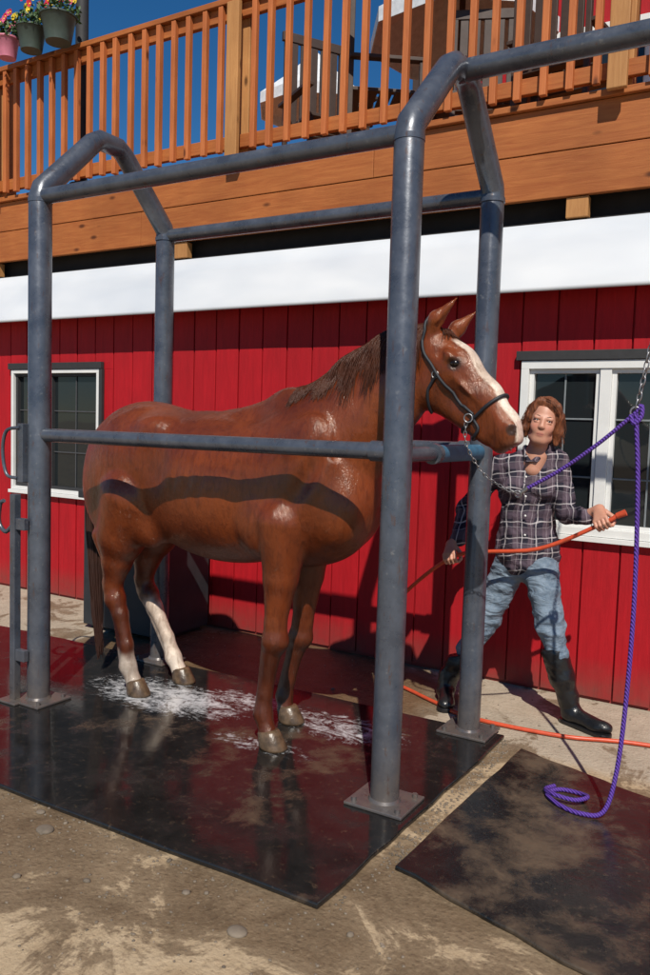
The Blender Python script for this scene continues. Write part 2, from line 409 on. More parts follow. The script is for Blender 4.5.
def window(name,x0,x1,z0,z1,xm,grid,t=.045,dark=False):
    mb=MB()
    yf=-.045; yb=.06; smi=2 if dark else 0
    mb.box(x0,x1,yf,yb,z0,z0+t,0); mb.box(x0,x1,yf,yb,z1-t,z1,0)
    mb.box(x0,x0+t,yf,yb,z0+t,z1-t,0); mb.box(x1-t,x1,yf,yb,z0+t,z1-t,0)
    mb.box(xm-.03,xm+.03,yf+.008,yb,z0+t,z1-t,0)
    for a,b_ in ((x0+t,xm-.03),(xm+.03,x1-t)):
        s=.025; y0,y1=-.02,.03
        mb.box(a,b_,y0,y1,z0+t,z0+t+s,smi); mb.box(a,b_,y0,y1,z1-t-s,z1-t,smi); mb.box(a,a+s,y0,y1,z0+t+s,z1-t-s,smi); mb.box(b_-s,b_,y0,y1,z0+t+s,z1-t-s,smi)
        mb.box(a+s,b_-s,.012,.016,z0+t+s,z1-t-s,1)
        nx,nz=grid
        for i in range(1,nx):
            xx=a+(b_-a)*i/nx; mb.box(xx-.005,xx+.005,.004,.010,z0+t+s,z1-t-s,3)
        for i in range(1,nz):
            zz=z0+(z1-z0)*i/nz; mb.box(a+s,b_-s,.003,.0095,zz-.005,zz+.005,3)
    mb.box(x0-.03,x1+.03,-.055,-.02,z1+.003,z1+.055,2)
    if dark: mb.box(x1+.002,x1+.035,-.05,-.02,z0,z1,2)
    mb.box(x0-.02,x1+.02,-.06,-.02,z0-.03,z0-.002,0)
    return mb.obj(name,[M['wframe'],M['glass'],M['black_trim'],M['muntind'] if dark else M['muntin']],bld,.003)
window('window_small',-5.90,-4.85,.87,1.885,-5.47,(2,3),.03,True)
window('window_sliding',-1.46,-.50,.93,1.90,-.99,(2,3))
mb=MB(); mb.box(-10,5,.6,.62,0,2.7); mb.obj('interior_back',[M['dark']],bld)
mb=MB(); nx=90; V=[];F=[]
for i in range(nx+1):
    x=-10+15*i/nx
    w1=mnoise.noise(Vector((x*.8,0,0)))*.010; w3=mnoise.noise(Vector((x*1.1,9,0)))*.005
    V+=[(x,-.035,2.665),(x,-.055,2.660),(x,-.095,2.56),(x,-.135+w1,2.465),(x,-.175+w1,2.37),(x,-.213+w3,2.285),(x,-.218+w3,2.262+w3*.5),(x,-.203+w3,2.262+w3*.5)]
for i in range(nx):
    for j in range(7): F.append((i*8+j,i*8+j+1,(i+1)*8+j+1,(i+1)*8+j))
mb.add(V,F,0,True); o=mb.obj('awning_flashing',[M['white_metal']],bld)
sd_=o.modifiers.new('s','SOLIDIFY'); sd_.thickness=.004
mb=MB()
for a,c in ((-10,-6.2),(-6.197,-2.45),(-2.447,1.2),(1.203,5)): mb.box(a,c,-.079,-.035,3.039,3.272,0)
for a,c in ((-10,-4.4),(-4.397,-.6),(-.597,5)): mb.box(a,c,-.075,-.035,2.79,3.035,0)
mb.obj('rim_boards',[M['rim']],bld,.004)
mb=MB()
for i in range(44): mb.box(-10,5,-.11+i*.145,-.11+i*.145+.138,3.275,3.312,0)
mb.obj('deck_boards',[M['rim']],bld,.004)
mb=MB(); mb.box(-10,5,.05,.08,2.665,3.27,0); mb.box(-10,5,-.034,.05,2.662,2.672,0); mb.obj('soffit_shadow_board',[M['dark']],bld)  # near-black sheets: shade of the open gap above the awning, put into colour
mb=MB()
for xx in (-8.2,-6.1,-4.02,-1.19,.9): mb.box(xx-.06,xx+.06,-.06,-.0,2.675,2.786,0)
mb.obj('joist_ends',[M['post']],bld,.004)
rl=empty('deck_railing'); mb=MB()
ra,rb=-10,5
mb.box(ra,rb,-.145,-.005,4.305,4.343,0); mb.box(ra,rb,-.105,-.065,4.215,4.304,0); mb.box(ra,rb,-.105,-.065,3.36,3.448,0)
mb.obj('rails',[M['rim']],rl,.004)
mb=MB(); x=ra+.07
while x<rb:
    j=random.uniform(-.006,.006); k=random.uniform(-.004,.004); mb.box(x-.019+j,x+.019+j,-.144+k,-.1055,3.33+k*2,4.30,0); x+=.14
mb.obj('balusters',[M['bal']],rl,.003)
mb=MB()
for xx in (-8.5,-6.0,-3.49,-.99,1.5): mb.box(xx-.055,xx+.055,-.06,.045,3.315,4.303,0)
for xx in (-8.5,-6.0,-3.49,-.99,1.5): mb.box(xx-.05,xx+.05,-.185,-.147,3.28,4.29,0)
mb.obj('railing_posts',[M['post']],rl,.005)
up=empty('upper_red_building'); mb=MB(); x=-3.3
while x<6: mb.box(x+.004,x+.196,3.6,3.66,3.31,6.6); x+=.2
mb.obj('upper_siding',[M['red']],up,.004)
mb=MB(); mb.box(-3.6,6,3.0,6,6.6,6.9); mb.obj('upper_roof',[M['brown']],up,.01)
mb=MB(); mb.box(-2.5,-1.5,3.56,3.6,4.0,5.4,0); mb.box(-2.42,-1.58,3.54,3.558,4.08,5.32,1); mb.obj('upper_window',[M['wframe'],M['glass']],up,.004)
mb=MB(); mb.box(-3.35,-3.2,2.3,2.45,3.31,6.6); mb.box(-.9,-.76,2.3,2.42,3.31,6.6); mb.box(-3.4,6,2.28,2.44,5.75,6.0); mb.obj('porch_posts',[M['brown']],up,.006)
def umbrella(name,x,y,zt,r):
    e=empty(name); mb=MB(); n=8; V=[(x,y,zt)]
    for k,(rr,dz) in enumerate(((.5,-.30),(1.,-.55),(1.,-.66))):
        for j in range(n):
            a=2*math.pi*j/n+.2; V.append((x+rr*r*math.cos(a),y+rr*r*math.sin(a),zt+dz))
    F=[(0,1+j,1+(j+1)%n) for j in range(n)]
    for k in range(2): F+=[(1+k*n+j,1+(k+1)*n+j,1+(k+1)*n+(j+1)%n,1+k*n+(j+1)%n) for j in range(n)]
    mb.add(V,F); o=mb.obj('canopy',[M['umb']],e); s_=o.modifiers.new('s','SOLIDIFY'); s_.thickness=.01
    mb=MB(); mb.tube([(x,y,3.31),(x,y,zt)],.024,10); mb.tube([(x,y,3.31),(x,y,3.36)],[.25,.22],16); mb.obj('pole',[M['brown']],e)
umbrella('patio_umbrella',-4.85,3.0,5.50,.62)
umbrella('patio_umbrella',-2.6,1.6,5.2,.75)
def chair(x,y,rz):
    e=empty('patio_chair'); mb=MB(); T=Matrix.Translation((x,y,3.312))@Matrix.Rotation(rz,4,'Z')
    for a in (-.25,.22):
        for b_ in (-.25,.22): mb.box(a,a+.035,b_,b_+.035,0,.42 if b_<0 else 1.15,0,T)
    for i in range(5): mb.box(-.25,.255,-.25+i*.1,-.17+i*.1,.421,.445,0,T)
    for i in range(5): mb.box(-.2+i*.085,-.14+i*.085,.225,.245,.446,1.12,0,T)
    mb.box(-.27,.275,.218,.252,1.121,1.19,0,T)
    for a in (-.29,.24): mb.box(a,a+.06,-.28,.25,.62,.645,0,T); mb.box(a+.01,a+.04,-.25,-.22,.43,.62,0,T)
    mb.obj('frame',[M['brown']],e,.004)
chair(-2.75,.55,2.2); chair(-2.1,.9,.4); chair(-1.5,.7,3.0); chair(-3.35,.8,1.0)
tb=empty('patio_table'); mb=MB(); mb.box(-2.9,-1.9,1.5,2.2,4.02,4.06)
for a in (-2.85,-2.0):
    for c in (1.55,2.1): mb.box(a,a+.06,c,c+.06,3.315,4.02)
mb.obj('top_and_legs',[M['brown']],tb,.005)
lp=empty('deck_dark_pole'); mb=MB(); mb.tube([(-5.14,.02,3.31),(-5.14,.02,6.2)],.05,14); mb.tube([(-5.14,.02,3.31),(-5.14,.02,3.35)],.09,14); mb.obj('pole',[M['black_trim']],lp)  # plain dark pole standing behind the railing
def planter(x,z,r,h,pm,cols):
    e=empty('hanging_flower_planter'); mb=MB(); y=-.30
    mb.tube([(x,y,z-h),(x,y,z-h*.02),(x,y,z)],[r*.72,r*.98,r*1.04],20)
    mb.tube([(x,y,z),(x,y,z-.012)],[r*1.08,r*1.08],20); mb.tube([(x,y,z-.02),(x,y+.16,z+.0)],.006,6)
    mb.obj('pot',[pm],e)
    mb=MB()
    for i in range(420):
        a=random.uniform(0,2*math.pi); rr=r*1.3*math.sqrt(random.random()); zz=z+random.uniform(-.02,.16)*(1.25-rr/(r*1.5))
        c=Vector((x+rr*math.cos(a),y+rr*math.sin(a)*.9,zz)); s_=random.uniform(.012,.024)
        u=Vector((random.gauss(0,1),random.gauss(0,1),random.gauss(0,1))).normalized(); w=u.orthogonal().normalized()
        mb.add([c-u*s_,c+w*s_*.5,c+u*s_,c-w*s_*.5],[(0,1,2,3)],0)
    mb.obj('leaves',[M['leafm']],e)
    mb=MB()
    for i in range(18):
        a=random.uniform(0,2*math.pi); rr=r*1.15*math.sqrt(random.random())
        c=Vector((x+rr*math.cos(a),y+rr*math.sin(a),z+random.uniform(.07,.24)*(1.2-rr/(r*2)))); mi=random.choice(cols)
        for k in range(9):
            an=2*math.pi*k/9; d=Vector((math.cos(an),-.3,math.sin(an))); s_=.027
            t=d.cross(Vector((0,1,0))).normalized()*.011
            mb.add([c,c+d*s_*.6+t,c+d*s_,c+d*s_*.6-t],[(0,1,2,3)],mi)
        mb.ball(c,(.009,.009,.009),0,6,4)
    mb.obj('flowers',[M['yellow'],M['redf'],M['pinkf']],e)
planter(-5.62,4.44,.09,.15,M['potp'],[2,2,1]); planter(-5.34,4.46,.11,.17,M['potg'],[0,1]); planter(-5.04,4.48,.13,.19,M['potg'],[0,0,1,2])
bx=empty('storage_box'); mb=MB(); mb.box(-4.40,-3.68,-.60,-.08,.03,.93); mb.box(-4.43,-3.65,-.63,-.05,.935,.99)
for xx in (-4.36,-3.80): mb.box(xx,xx+.08,-.56,-.12,0,.03)
mb.box(-4.12,-3.96,-.645,-.632,.86,.93); mb.obj('shell',[M['charcoal']],bx,.015)
# ================================================================ WASH STALL FRAME
x1,x2,y1,y2,zb,zr=-3.388,-1.361,-1.829,-.9145,2.62,1.405
st=empty('horse_wash_stall_frame'); mb=MB()
def endframe(x):
    zt=2.985; c=.36
    pts=[(x,y1,.03),(x,y1,zb-.03),(x,y1+.012,zb+.01),(x,y1+c-.02,zt-.03),(x,y1+c+.03,zt),(x,y2-c-.03,zt),(x,y2-c+.02,zt-.03),(x,y2-.012,zb+.01),(x,y2,zb-.03),(x,y2,.03)]
    rs=[.0575]*2+[.057]+[.053]*4+[.055]+[.055]*2
    mb.tube(pts,rs,24)
endframe(x1); endframe(x2)
for y in (y1,y2):
    mb.tube([(x1,y,zb-.03),(x2,y,zb-.03)],.038,18)
    mb.tube([(x1,y,zr),(x2,y,zr)],.034,18)
    mb.tube([(x2-.11,y,zr),(x2,y,zr)],.041,18)
for x in (x1,x2):
    for y in (y1,y2): mb.tube([(x,y,zb-.06),(x,y,zb-.04)],.0595,24,0)
mb.tube([(x2,-1.37,2.985),(2.2,-1.37,2.985)],.045,18)
mb.tube([(x2,-1.37,2.985),(x2+.03,-1.37,2.985)],.055,18)
mb.tube([(2.2,-1.37,.02),(2.2,-1.37,3.05)],.06,20)
mb.obj('pipes',[M['pipe']],st)
mb=MB()
for x in (x1,x2):
    for y in (y1,y2):
        mb.box(x-.125,x+.125,y-.11,y+.11,.021,.033)
        mb.tube([(x,y,.033),(x,y,.045)],[.066,.060],24)
        for a in (-.095,.095):
            for c in (-.08,.08): mb.tube([(x+a,y+c,.033),(x+a,y+c,.048)],.012,6,0,True,False)
mb.box(2.05,2.35,-1.5,-1.25,0.001,.02)
mb.obj('base_plates',[M['pipe']],st,.003)
mb=MB(); mb.tube([(x2,y1+.06,zr-.012),(x2,y1+.35,zr-.012)],.030,16,1); mb.tube([(x2,y1+.35,zr-.012),(x2,y2-.05,zr-.012)],.038,18,0)
mb.tube([(x2,y1+.33,zr-.012),(x2,y1+.37,zr-.012)],.044,16,1)
mb.obj('chest_bar',[M['blue'],M['pipe']],st)
g=empty('gate_latch_post'); mb=MB()
mb.box(-3.49,-3.452,-1.93,-1.89,.021,1.10,0)
mb.box(-3.452,-3.385,-1.925,-1.895,.24,.30,0); mb.box(-3.452,-3.385,-1.925,-1.895,.92,.98,0)
mb.box(-3.54,-3.40,-1.97,-1.85,.021,.032,0)
mb.tube(spline([(-3.50,-1.91,.93),(-3.55,-1.91,.90),(-3.60,-1.91,.95),(-3.59,-1.91,1.04),(-3.56,-1.91,1.06)],6),.011,8,0)
mb.box(-3.47,-3.43,-1.90,-1.86,1.16,1.46,0)
mb.tube(spline([(-3.45,-1.90,1.44),(-3.54,-1.91,1.42),(-3.57,-1.91,1.32),(-3.54,-1.91,1.2),(-3.47,-1.90,1.18)],6),.009,8,0)
mb.obj('bar_and_hook',[M['pipe']],g,.003)
# ================================================================ HORSE
hs=empty('chestnut_horse')
m,nt,b=newmat('horse_coat'); at=N(nt,'ShaderNodeAttribute',attribute_name='Col'); v=coords(nt)
n1=noise(nt,v,3.2,6,.65,.5); n2=noise(nt,coords(nt,(26,26,6)),8,5,.7); n6=noise(nt,coords(nt,(7,7,2.2)),6,5,.65,.6)
col=mixc(nt,ramp(nt,n1,[(.35,0.),(.65,1.)]),at.outputs['Color'],mixc(nt,1.,at.outputs['Color'],(.52,.44,.40),'MULTIPLY'))
col=mixc(nt,ramp(nt,n6,[(.48,.0),(.65,.6)]),col,mixc(nt,1.,col,(.50,.42,.36),'MULTIPLY'))
col=mixc(nt,ramp(nt,n2,[(.3,.0),(.75,.35)]),col,mixc(nt,1.,col,(1.5,1.35,1.2),'MULTIPLY'))
L(nt,col,b.inputs['Base Color'])
L(nt,ramp(nt,noise(nt,v,5,6,.7,.5),[(.35,.34),(.65,.50)]),b.inputs['Roughness'])
b.inputs['Specular IOR Level'].default_value=.35; b.inputs['Specular Tint'].default_value=(1,.75,.55,1)
b.inputs['Coat Weight'].default_value=.65; L(nt,ramp(nt,n6,[(.38,.07),(.62,.24)]),b.inputs['Coat Roughness'])
hgt=math_(nt,'ADD',math_(nt,'MULTIPLY',n2,.6),math_(nt,'ADD',math_(nt,'MULTIPLY',n6,1.4),math_(nt,'MULTIPLY',noise(nt,v,9,3),1.0)))
bump(nt,b,hgt,.34,.009); bump(nt,b,hgt,.42,.009,'Coat Normal'); M['coat']=m
sd=SDF()
def yc(x): return -1.31+(x+3.2)*(-.15/1.4)
K=.09
yr=R3(rad(-6))
sd.ell((-2.52,yc(-2.52),1.17),(.66,.275,.375),K,yr)
sd.ell((-2.02,yc(-2.02)+.0,1.22),(.37,.225,.385),K,yr)
sd.ell((-1.86,yc(-1.86),1.17),(.215,.175,.26),K,yr)
sd.ell((-2.78,yc(-2.78),1.27),(.50,.235,.265),K,yr)
sd.ell((-3.10,yc(-3.10),1.30),(.41,.245,.300),K,yr)
sd.chain([(-2.45,yc(-2.45),1.455),(-2.12,yc(-2.12),1.545),(-1.93,yc(-1.93),1.56)],[.10,.11,.11],.07,.6)
for s_ in (-1,1):
    sd.ell((-3.20,yc(-3.2)+s_*.140,1.17),(.275,.130,.34),.05,R3(rad(-6),rad(8)))
    sd.ell((-1.98,yc(-2)+s_*.158,1.23),(.18,.085,.34),.05,R3(rad(-6),rad(24)))
    sd.ell((-1.78,yc(-1.8)+s_*.092,1.12),(.12,.09,.15),.045)
    sd.ell((-2.12,yc(-2.1)+s_*.167,1.03),(.15,.085,.15),.045,R3(0,rad(-25)))
    sd.ell((-2.90,yc(-2.9)+s_*.165,1.455),(.09,.05,.05),.09)
    sd.ell((-2.84,yc(-2.84)+s_*.286,1.27),(.10,.045,.18),.055,R3(0,rad(15)),True)
    sd.ell((-2.27,yc(-2.27)+s_*.300,1.16),(.035,.035,.22),.055,R3(0,rad(10)),True)
    sd.ell((-1.84,yc(-1.84)+s_*.238,1.32),(.028,.035,.18),.055,R3(0,rad(28)),True)
    sd.cone((-1.76,-1.45+s_*.170,1.38),(-1.50,-1.45+s_*.103,1.63),.016,.014,.035,1,True)
    for k in range(5):   # faint rib hollows
        sd.ell((-2.40-k*.085,yc(-2.4-k*.085)+s_*.2925,1.16+k*.01),(.012,.016,.20-k*.02),.025,R3(0,rad(14)),True)
# neck
sd.chain([(-2.02,-1.44,1.33),(-1.80,-1.45,1.48),(-1.62,-1.45,1.65),(-1.455,-1.445,1.77)],[.275,.232,.190,.142],.06,[.62,.55,.54])
sd.chain([(-1.98,-1.44,1.58),(-1.78,-1.45,1.735),(-1.60,-1.45,1.845),(-1.44,-1.445,1.885)],[.06,.055,.045,.04],.07,.7)
hv=Vector((.34,-.05,-.40)).normalized()
sd.cone((-1.38,-1.44,1.815),(-1.295,-1.455,1.745),.098,.105,.04,.86)
sd.cone((-1.295,-1.455,1.745),(-1.155,-1.475,1.622),.100,.082,.04,.68)
sd.cone((-1.155,-1.475,1.622),(-1.060,-1.49,1.52),.078,.064,.035,.70)
sd.cone((-1.060,-1.49,1.52),(-1.035,-1.495,1.472),.062,.058,.03,.95)
sd.ell((-1.375,-1.45,1.68),(.108,.078,.108),.025)
sd.cone((-1.355,-1.455,1.64),(-1.12,-1.485,1.475),.070,.042,.03,.75)
sd.ell((-1.070,-1.49,1.435),(.035,.033,.028),.025)
for s_ in (-1,1):
    sd.ell((-1.285,-1.455+s_*.084,1.792),(.042,.018,.022),.02,R3(0,rad(40)))
    sd.ell((-1.262,-1.458+s_*.094,1.762),(.024,.018,.017),.012,None,True)
    sd.ell((-1.335,-1.45+s_*.095,1.81),(.025,.018,.018),.02,R3(0,rad(40)),True)
    sd.ell((-1.20,-1.47+s_*.064,1.650),(.11,.010,.010),.018,R3(0,rad(44)))
    sd.ell((-1.14,-1.48+s_*.066,1.56),(.07,.012,.022),.03,R3(0,rad(48)),True)
    sd.ell((-1.020,-1.495+s_*.044,1.505),(.028,.018,.032),.015)
    sd.ell((-1.006,-1.495+s_*.060,1.503),(.014,.014,.022),.008,R3(0,rad(20)),True)
sd.ell((-1.005,-1.495,1.435),(.05,.06,.005),.008,R3(0,rad(-28)),True)
fn=[(-2.02,-1.60,1.05),(-2.03,-1.61,.80),(-2.045,-1.62,.595),(-2.045,-1.62,.51),(-2.065,-1.62,.435),(-2.085,-1.625,.26),(-2.095,-1.63,.165),(-2.06,-1.64,.085),(-2.05,-1.645,.06)]
sd.chain(fn,[.130,.080,.050,.061,.040,.031,.043,.037,.045],.018)
sd.chain([(-2.085,-1.62,.50),(-2.098,-1.622,.42),(-2.112,-1.63,.20)],[.030,.022,.024],.010)
ff=[(-2.04,-1.33,1.05),(-2.07,-1.31,.77),(-2.10,-1.30,.53),(-2.11,-1.30,.45),(-2.135,-1.30,.38),(-2.17,-1.305,.22),(-2.19,-1.31,.14),(-2.175,-1.32,.085),(-2.165,-1.32,.06)]
sd.chain(ff,[.125,.076,.050,.059,.040,.031,.042,.036,.044],.018)
sd.chain([(-2.15,-1.30,.44),(-2.165,-1.30,.37),(-2.205,-1.31,.18)],[.028,.022,.024],.010)
hn=[(-3.08,-1.45,1.08),(-3.17,-1.46,.87),(-3.20,-1.465,.73),(-3.225,-1.47,.59),(-3.205,-1.47,.52),(-3.165,-1.47,.44),(-3.115,-1.47,.28),(-3.105,-1.47,.165),(-3.065,-1.465,.085),(-3.055,-1.465,.06)]
sd.chain(hn,[.195,.135,.082,.050,.055,.042,.034,.045,.038,.045],.022)
sd.chain([(-3.272,-1.47,.60),(-3.25,-1.47,.52),(-3.195,-1.47,.42),(-3.145,-1.47,.20)],[.024,.026,.020,.022],.012)
sd.chain([(-3.33,-1.465,.86),(-3.275,-1.47,.70),(-3.27,-1.47,.60)],[.045,.018,.020],.02)
sd.ell((-2.97,-1.47,.98),(.13,.085,.16),.05,R3(0,rad(-25)))
hf=[(-3.05,-1.17,1.08),(-3.20,-1.165,.85),(-3.265,-1.16,.71),(-3.29,-1.16,.57),(-3.25,-1.16,.49),(-3.20,-1.16,.42),(-3.10,-1.16,.26),(-3.055,-1.16,.15),(-3.01,-1.16,.08),(-3.0,-1.16,.06)]
sd.chain(hf,[.195,.130,.080,.050,.055,.042,.034,.045,.038,.045],.022)
sd.chain([(-3.34,-1.16,.58),(-3.31,-1.16,.50),(-3.235,-1.16,.39),(-3.10,-1.16,.18)],[.024,.026,.020,.022],.012)
sd.ell((-2.97,-1.18,.98),(.12,.09,.15),.05,R3(0,rad(-25)))
sd.chain([(-3.46,-1.29,1.40),(-3.53,-1.285,1.33),(-3.55,-1.28,1.2)],[.05,.045,.03],.04)
def ear(b0,t,off):
    b0=np.array(b0);t=np.array(t);mid=b0+(t-b0)*.45+np.array(off)
    sd.chain([b0,mid,t],[.028,.033,.006],.02,.8)
    fr=np.array([.026,-.024,-.006])
    sd.cone(b0+(t-b0)*.25+fr,b0+(t-b0)*.85+fr*.6,.020,.006,.006,.8,True)
ear((-1.400,-1.485,1.885),(-1.278,-1.505,2.03),(-.020,-.008,.0))
ear((-1.355,-1.400,1.87),(-1.245,-1.372,1.99),(-.014,.008,.0))
def coatcol(V,Nn):
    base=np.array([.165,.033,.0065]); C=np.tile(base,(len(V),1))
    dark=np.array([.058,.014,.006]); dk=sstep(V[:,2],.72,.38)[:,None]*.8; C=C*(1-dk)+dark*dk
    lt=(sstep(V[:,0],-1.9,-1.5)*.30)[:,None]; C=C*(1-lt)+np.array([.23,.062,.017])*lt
    white=np.array([.62,.54,.46]); nz=np.array([mnoise.noise(Vector(v)*18)*.03 for v in V]) 
    def ap(mask,c):
        nonlocal C; C=C*(1-mask[:,None])+np.array(c)*mask[:,None]
    z=V[:,2]+nz
    fh=(V[:,1]>-1.30)&(V[:,0]<-2.7)
    ap(np.where(fh,sstep(z,.50,.44),0),white)
    nh=(V[:,1]<=-1.30)&(V[:,0]<-2.7)
    ap(np.where(nh,sstep(z,.26,.20),0),white*.7)
    fr=V[:,0]>-2.5
    ap(np.where(fr,sstep(z,.105,.08),0),white*.45)
    d=np.array(hv); lat=np.abs(V[:,1]-(-1.455-(V[:,0]+1.30)*.15)); al=(V-np.array([-1.38,-1.44,1.84]))@d
    fwd=Nn@np.array([.76,0,.65]); head=(V[:,0]>-1.36)&(V[:,2]>1.40)
    mz=np.where(head,sstep(al,.50,.57),0); ap(mz*.8,(.06,.035,.03))
    bl=np.where(head&(fwd>.2),sstep(lat+nz*.25,.036,.029)*sstep(al,.02,.06),0); ap(bl,white*1.15)
    nb=np.where(head&(fwd>.1)&(al>.48),sstep(lat,.03,.02)*.6,0); ap(nb,(.50,.33,.28))
    ed=np.sqrt((V[:,0]+1.263)**2+(V[:,2]-1.763)**2); ap(np.where(head&(lat>.05),sstep(ed,.036,.022),0)*.85,(.02,.010,.007))
    nd=np.sqrt((V[:,0]+1.008)**2+(V[:,2]-1.503)**2); ap(np.where(head&(lat>.03),sstep(nd,.028,.018),0)*.9,(.015,.009,.008))
    return np.clip(C,0,1)
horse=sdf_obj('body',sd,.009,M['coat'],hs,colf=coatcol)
mb=MB()
for s_ in (-1,1): mb.ball((-1.265,-1.457+s_*.074,1.765),(.022,.017,.018),0,16,10)
mb.obj('eyes',[M['eyeb']],hs)
mb=MB()
for (x,y) in [(-2.04,-1.645),(-2.155,-1.32),(-3.045,-1.465),(-2.99,-1.16)]:
    z0=.0205; n=20; V=[]
    for k,(h_,r,ox) in enumerate(((0,.064,.018),(.012,.064,.016),(.070,.050,-.010),(.078,.044,-.012))):
        for j in range(n):
            a=2*math.pi*j/n; V.append((x+ox+r*math.cos(a)*1.08,y+r*math.sin(a)*.92,z0+h_+(.01*math.cos(a) if k>1 else 0)))
    F=[(k*n+j,k*n+(j+1)%n,(k+1)*n+(j+1)%n,(k+1)*n+j) for k in range(3) for j in range(n)]+[tuple(range(n))[::-1],tuple(3*n+j for j in range(n))]
    mb.add(V,F,0,True)
mb.obj('hooves',[M['hornm']],hs)
m,nt,b=newmat('horse_hair'); v=coords(nt); L(nt,mixc(nt,noise(nt,v,12,4),(.022,.006,.003),(.085,.025,.009)),b.inputs['Base Color']); b.inputs['Roughness'].default_value=.42; b.inputs['Specular IOR Level'].default_value=.35; M['mane']=m
m,nt,b=newmat('tail_hair'); v=coords(nt); L(nt,mixc(nt,noise(nt,v,12,4),(.014,.005,.003),(.045,.015,.008)),b.inputs['Base Color']); b.inputs['Roughness'].default_value=.45; M['tail']=m
bvh=BVHTree.FromPolygons([v.co.copy() for v in horse.data.vertices],[tuple(p.vertices) for p in horse.data.polygons])
mb=MB(); crest=spline([(-2.04,-1.44,1.65),(-1.80,-1.45,1.79),(-1.62,-1.45,1.885),(-1.45,-1.445,1.93),(-1.38,-1.44,1.92)],20)
def strand(root,dirs,ln,side,segs=7,grav=.55,lift=1.):
    p=Vector(root); q=bvh.find_nearest(p); p=q[0]+q[1]*.003; pts=[p.copy()]; d=Vector(dirs).normalized()
    off=.005+random.random()*.012*lift
    for k in range(segs):
        p=p+d*(ln/segs); q=bvh.find_nearest(p)
        dd=p-q[0]; hmax=off*(.4+.6*min(1,k/2))
        if dd.dot(q[1])<.003: p=q[0]+q[1]*(.003+random.random()*.005)
        elif dd.length>hmax: p=q[0]+q[1]*hmax
        pts.append(p.copy()); d=(d*.6+Vector((random.gauss(0,.09)-.06,side*.10,-grav))).normalized()
    return pts
for i in range(2600):
    t=random.random(); c=crest[int(t*(len(crest)-1))]+Vector((random.gauss(0,.008),random.gauss(0,.010),random.uniform(-.015,.004)))
    side=-1 if random.random()<.88 else 1
    ln=random.uniform(.15,.27)*(1+.22*math.sin(t*37)+.12*math.sin(t*83))*(.45+.55*min(1,t*2.5))
    pts=strand(c,(-.30,side*.8,.0),ln,side,segs=9,lift=1.6)
    mb.tube(pts,[.0018,.0022,.0022,.0022,.002,.0018,.0016,.0014,.0010,.0005],3,0,False)
for i in range(160):
    c=Vector((-1.365,-1.44+random.gauss(0,.018),1.90)); pts=strand(c,(.7,random.gauss(0,.25),.0),random.uniform(.05,.12),random.choice([-.3,.3]))
    mb.tube(pts,[.0018,.002,.002,.0019,.0017,.0015,.0012,.0006],3,0,False)
mb.obj('mane',[M['mane']],hs)
mb=MB()
for i in range(230):
    a=random.uniform(0,6.28); r=random.random()**.5; ex=random.uniform(.10,.30)
    pts=[]
    for k,(cx,cy,cz,rr) in enumerate([(-3.53,-1.285,1.36,.018),(-3.58,-1.29,1.15,.034),(-3.56,-1.30,.85,.040),(-3.525,-1.31,.58,.036),(-3.50,-1.32,.36,.028),(-3.48,-1.32,ex,.018)]):
        pts.append((cx+rr*r*math.cos(a)+random.gauss(0,.004),cy+rr*r*math.sin(a)+random.gauss(0,.004),cz if k<5 else min(cz,.30)))
    mb.tube(spline(pts,3),.0032,4,0,False)
mb.obj('tail',[M['tail']],hs)
mb=MB(); hc=lambda s:Vector((-1.38,-1.44,1.84))+hv*s
def wrap(center,normal,off,r,mi=0,n=44):
    nrm=Vector(normal).normalized(); a=nrm.orthogonal().normalized(); b_=nrm.cross(a); pts=[]
    for j in range(n):
        an=2*math.pi*j/n; d=a*math.cos(an)+b_*math.sin(an)
        h_=bvh.ray_cast(center+d*.35,-d,.35)
        if h_[0] is not None: pts.append(h_[0]+d*off)
    mb.tube(pts,r,8,mi,closed=True); return pts
wrap(hc(.36)+Vector((-.02,0,-.02)),hv,.006,.0075)
def surf(pts,off=.006,n=8):
    out=[]
    for p in spline(pts,n):
        q=bvh.find_nearest(p); out.append(q[0]+q[1]*off)
    return out
for s_ in (-1,1):
    yy=-1.45+s_*.12
    mb.tube(surf([(-1.425,yy,1.88),(-1.40,yy,1.80),(-1.345,yy,1.72),(-1.255,yy,1.60),(-1.19,yy-.02,1.545)]),.0068,8)
    mb.tube(surf([(-1.345,yy,1.72),(-1.38,yy,1.64),(-1.38,-1.45+s_*.03,1.56)]),.0065,8)
mb.tube(surf([(-1.425,-1.57,1.88),(-1.43,-1.45,1.98),(-1.425,-1.33,1.88)]),.0068,8)
mb.tube(surf([(-1.19,-1.58,1.545),(-1.16,-1.56,1.50),(-1.20,-1.50,1.44),(-1.16,-1.42,1.50)]),.0068,8)
mb.obj('halter',[M['strap']],hs)
mb=MB()
def ring(c,n,R_,r,mi=0):
    n=Vector(n).normalized(); a=n.orthogonal().normalized(); b_=n.cross(a); c=Vector(c)
    mb.tube([c+(a*math.cos(t)+b_*math.sin(t))*R_ for t in [2*math.pi*j/18 for j in range(18)]],r,8,mi,closed=True)
ring((-1.19,-1.548,1.545),(.1,-1,0),.017,.003); ring((-1.345,-1.538,1.72),(.1,-1,0),.014,.0028)
mb.obj('halter_rings',[M['steel']],hs)
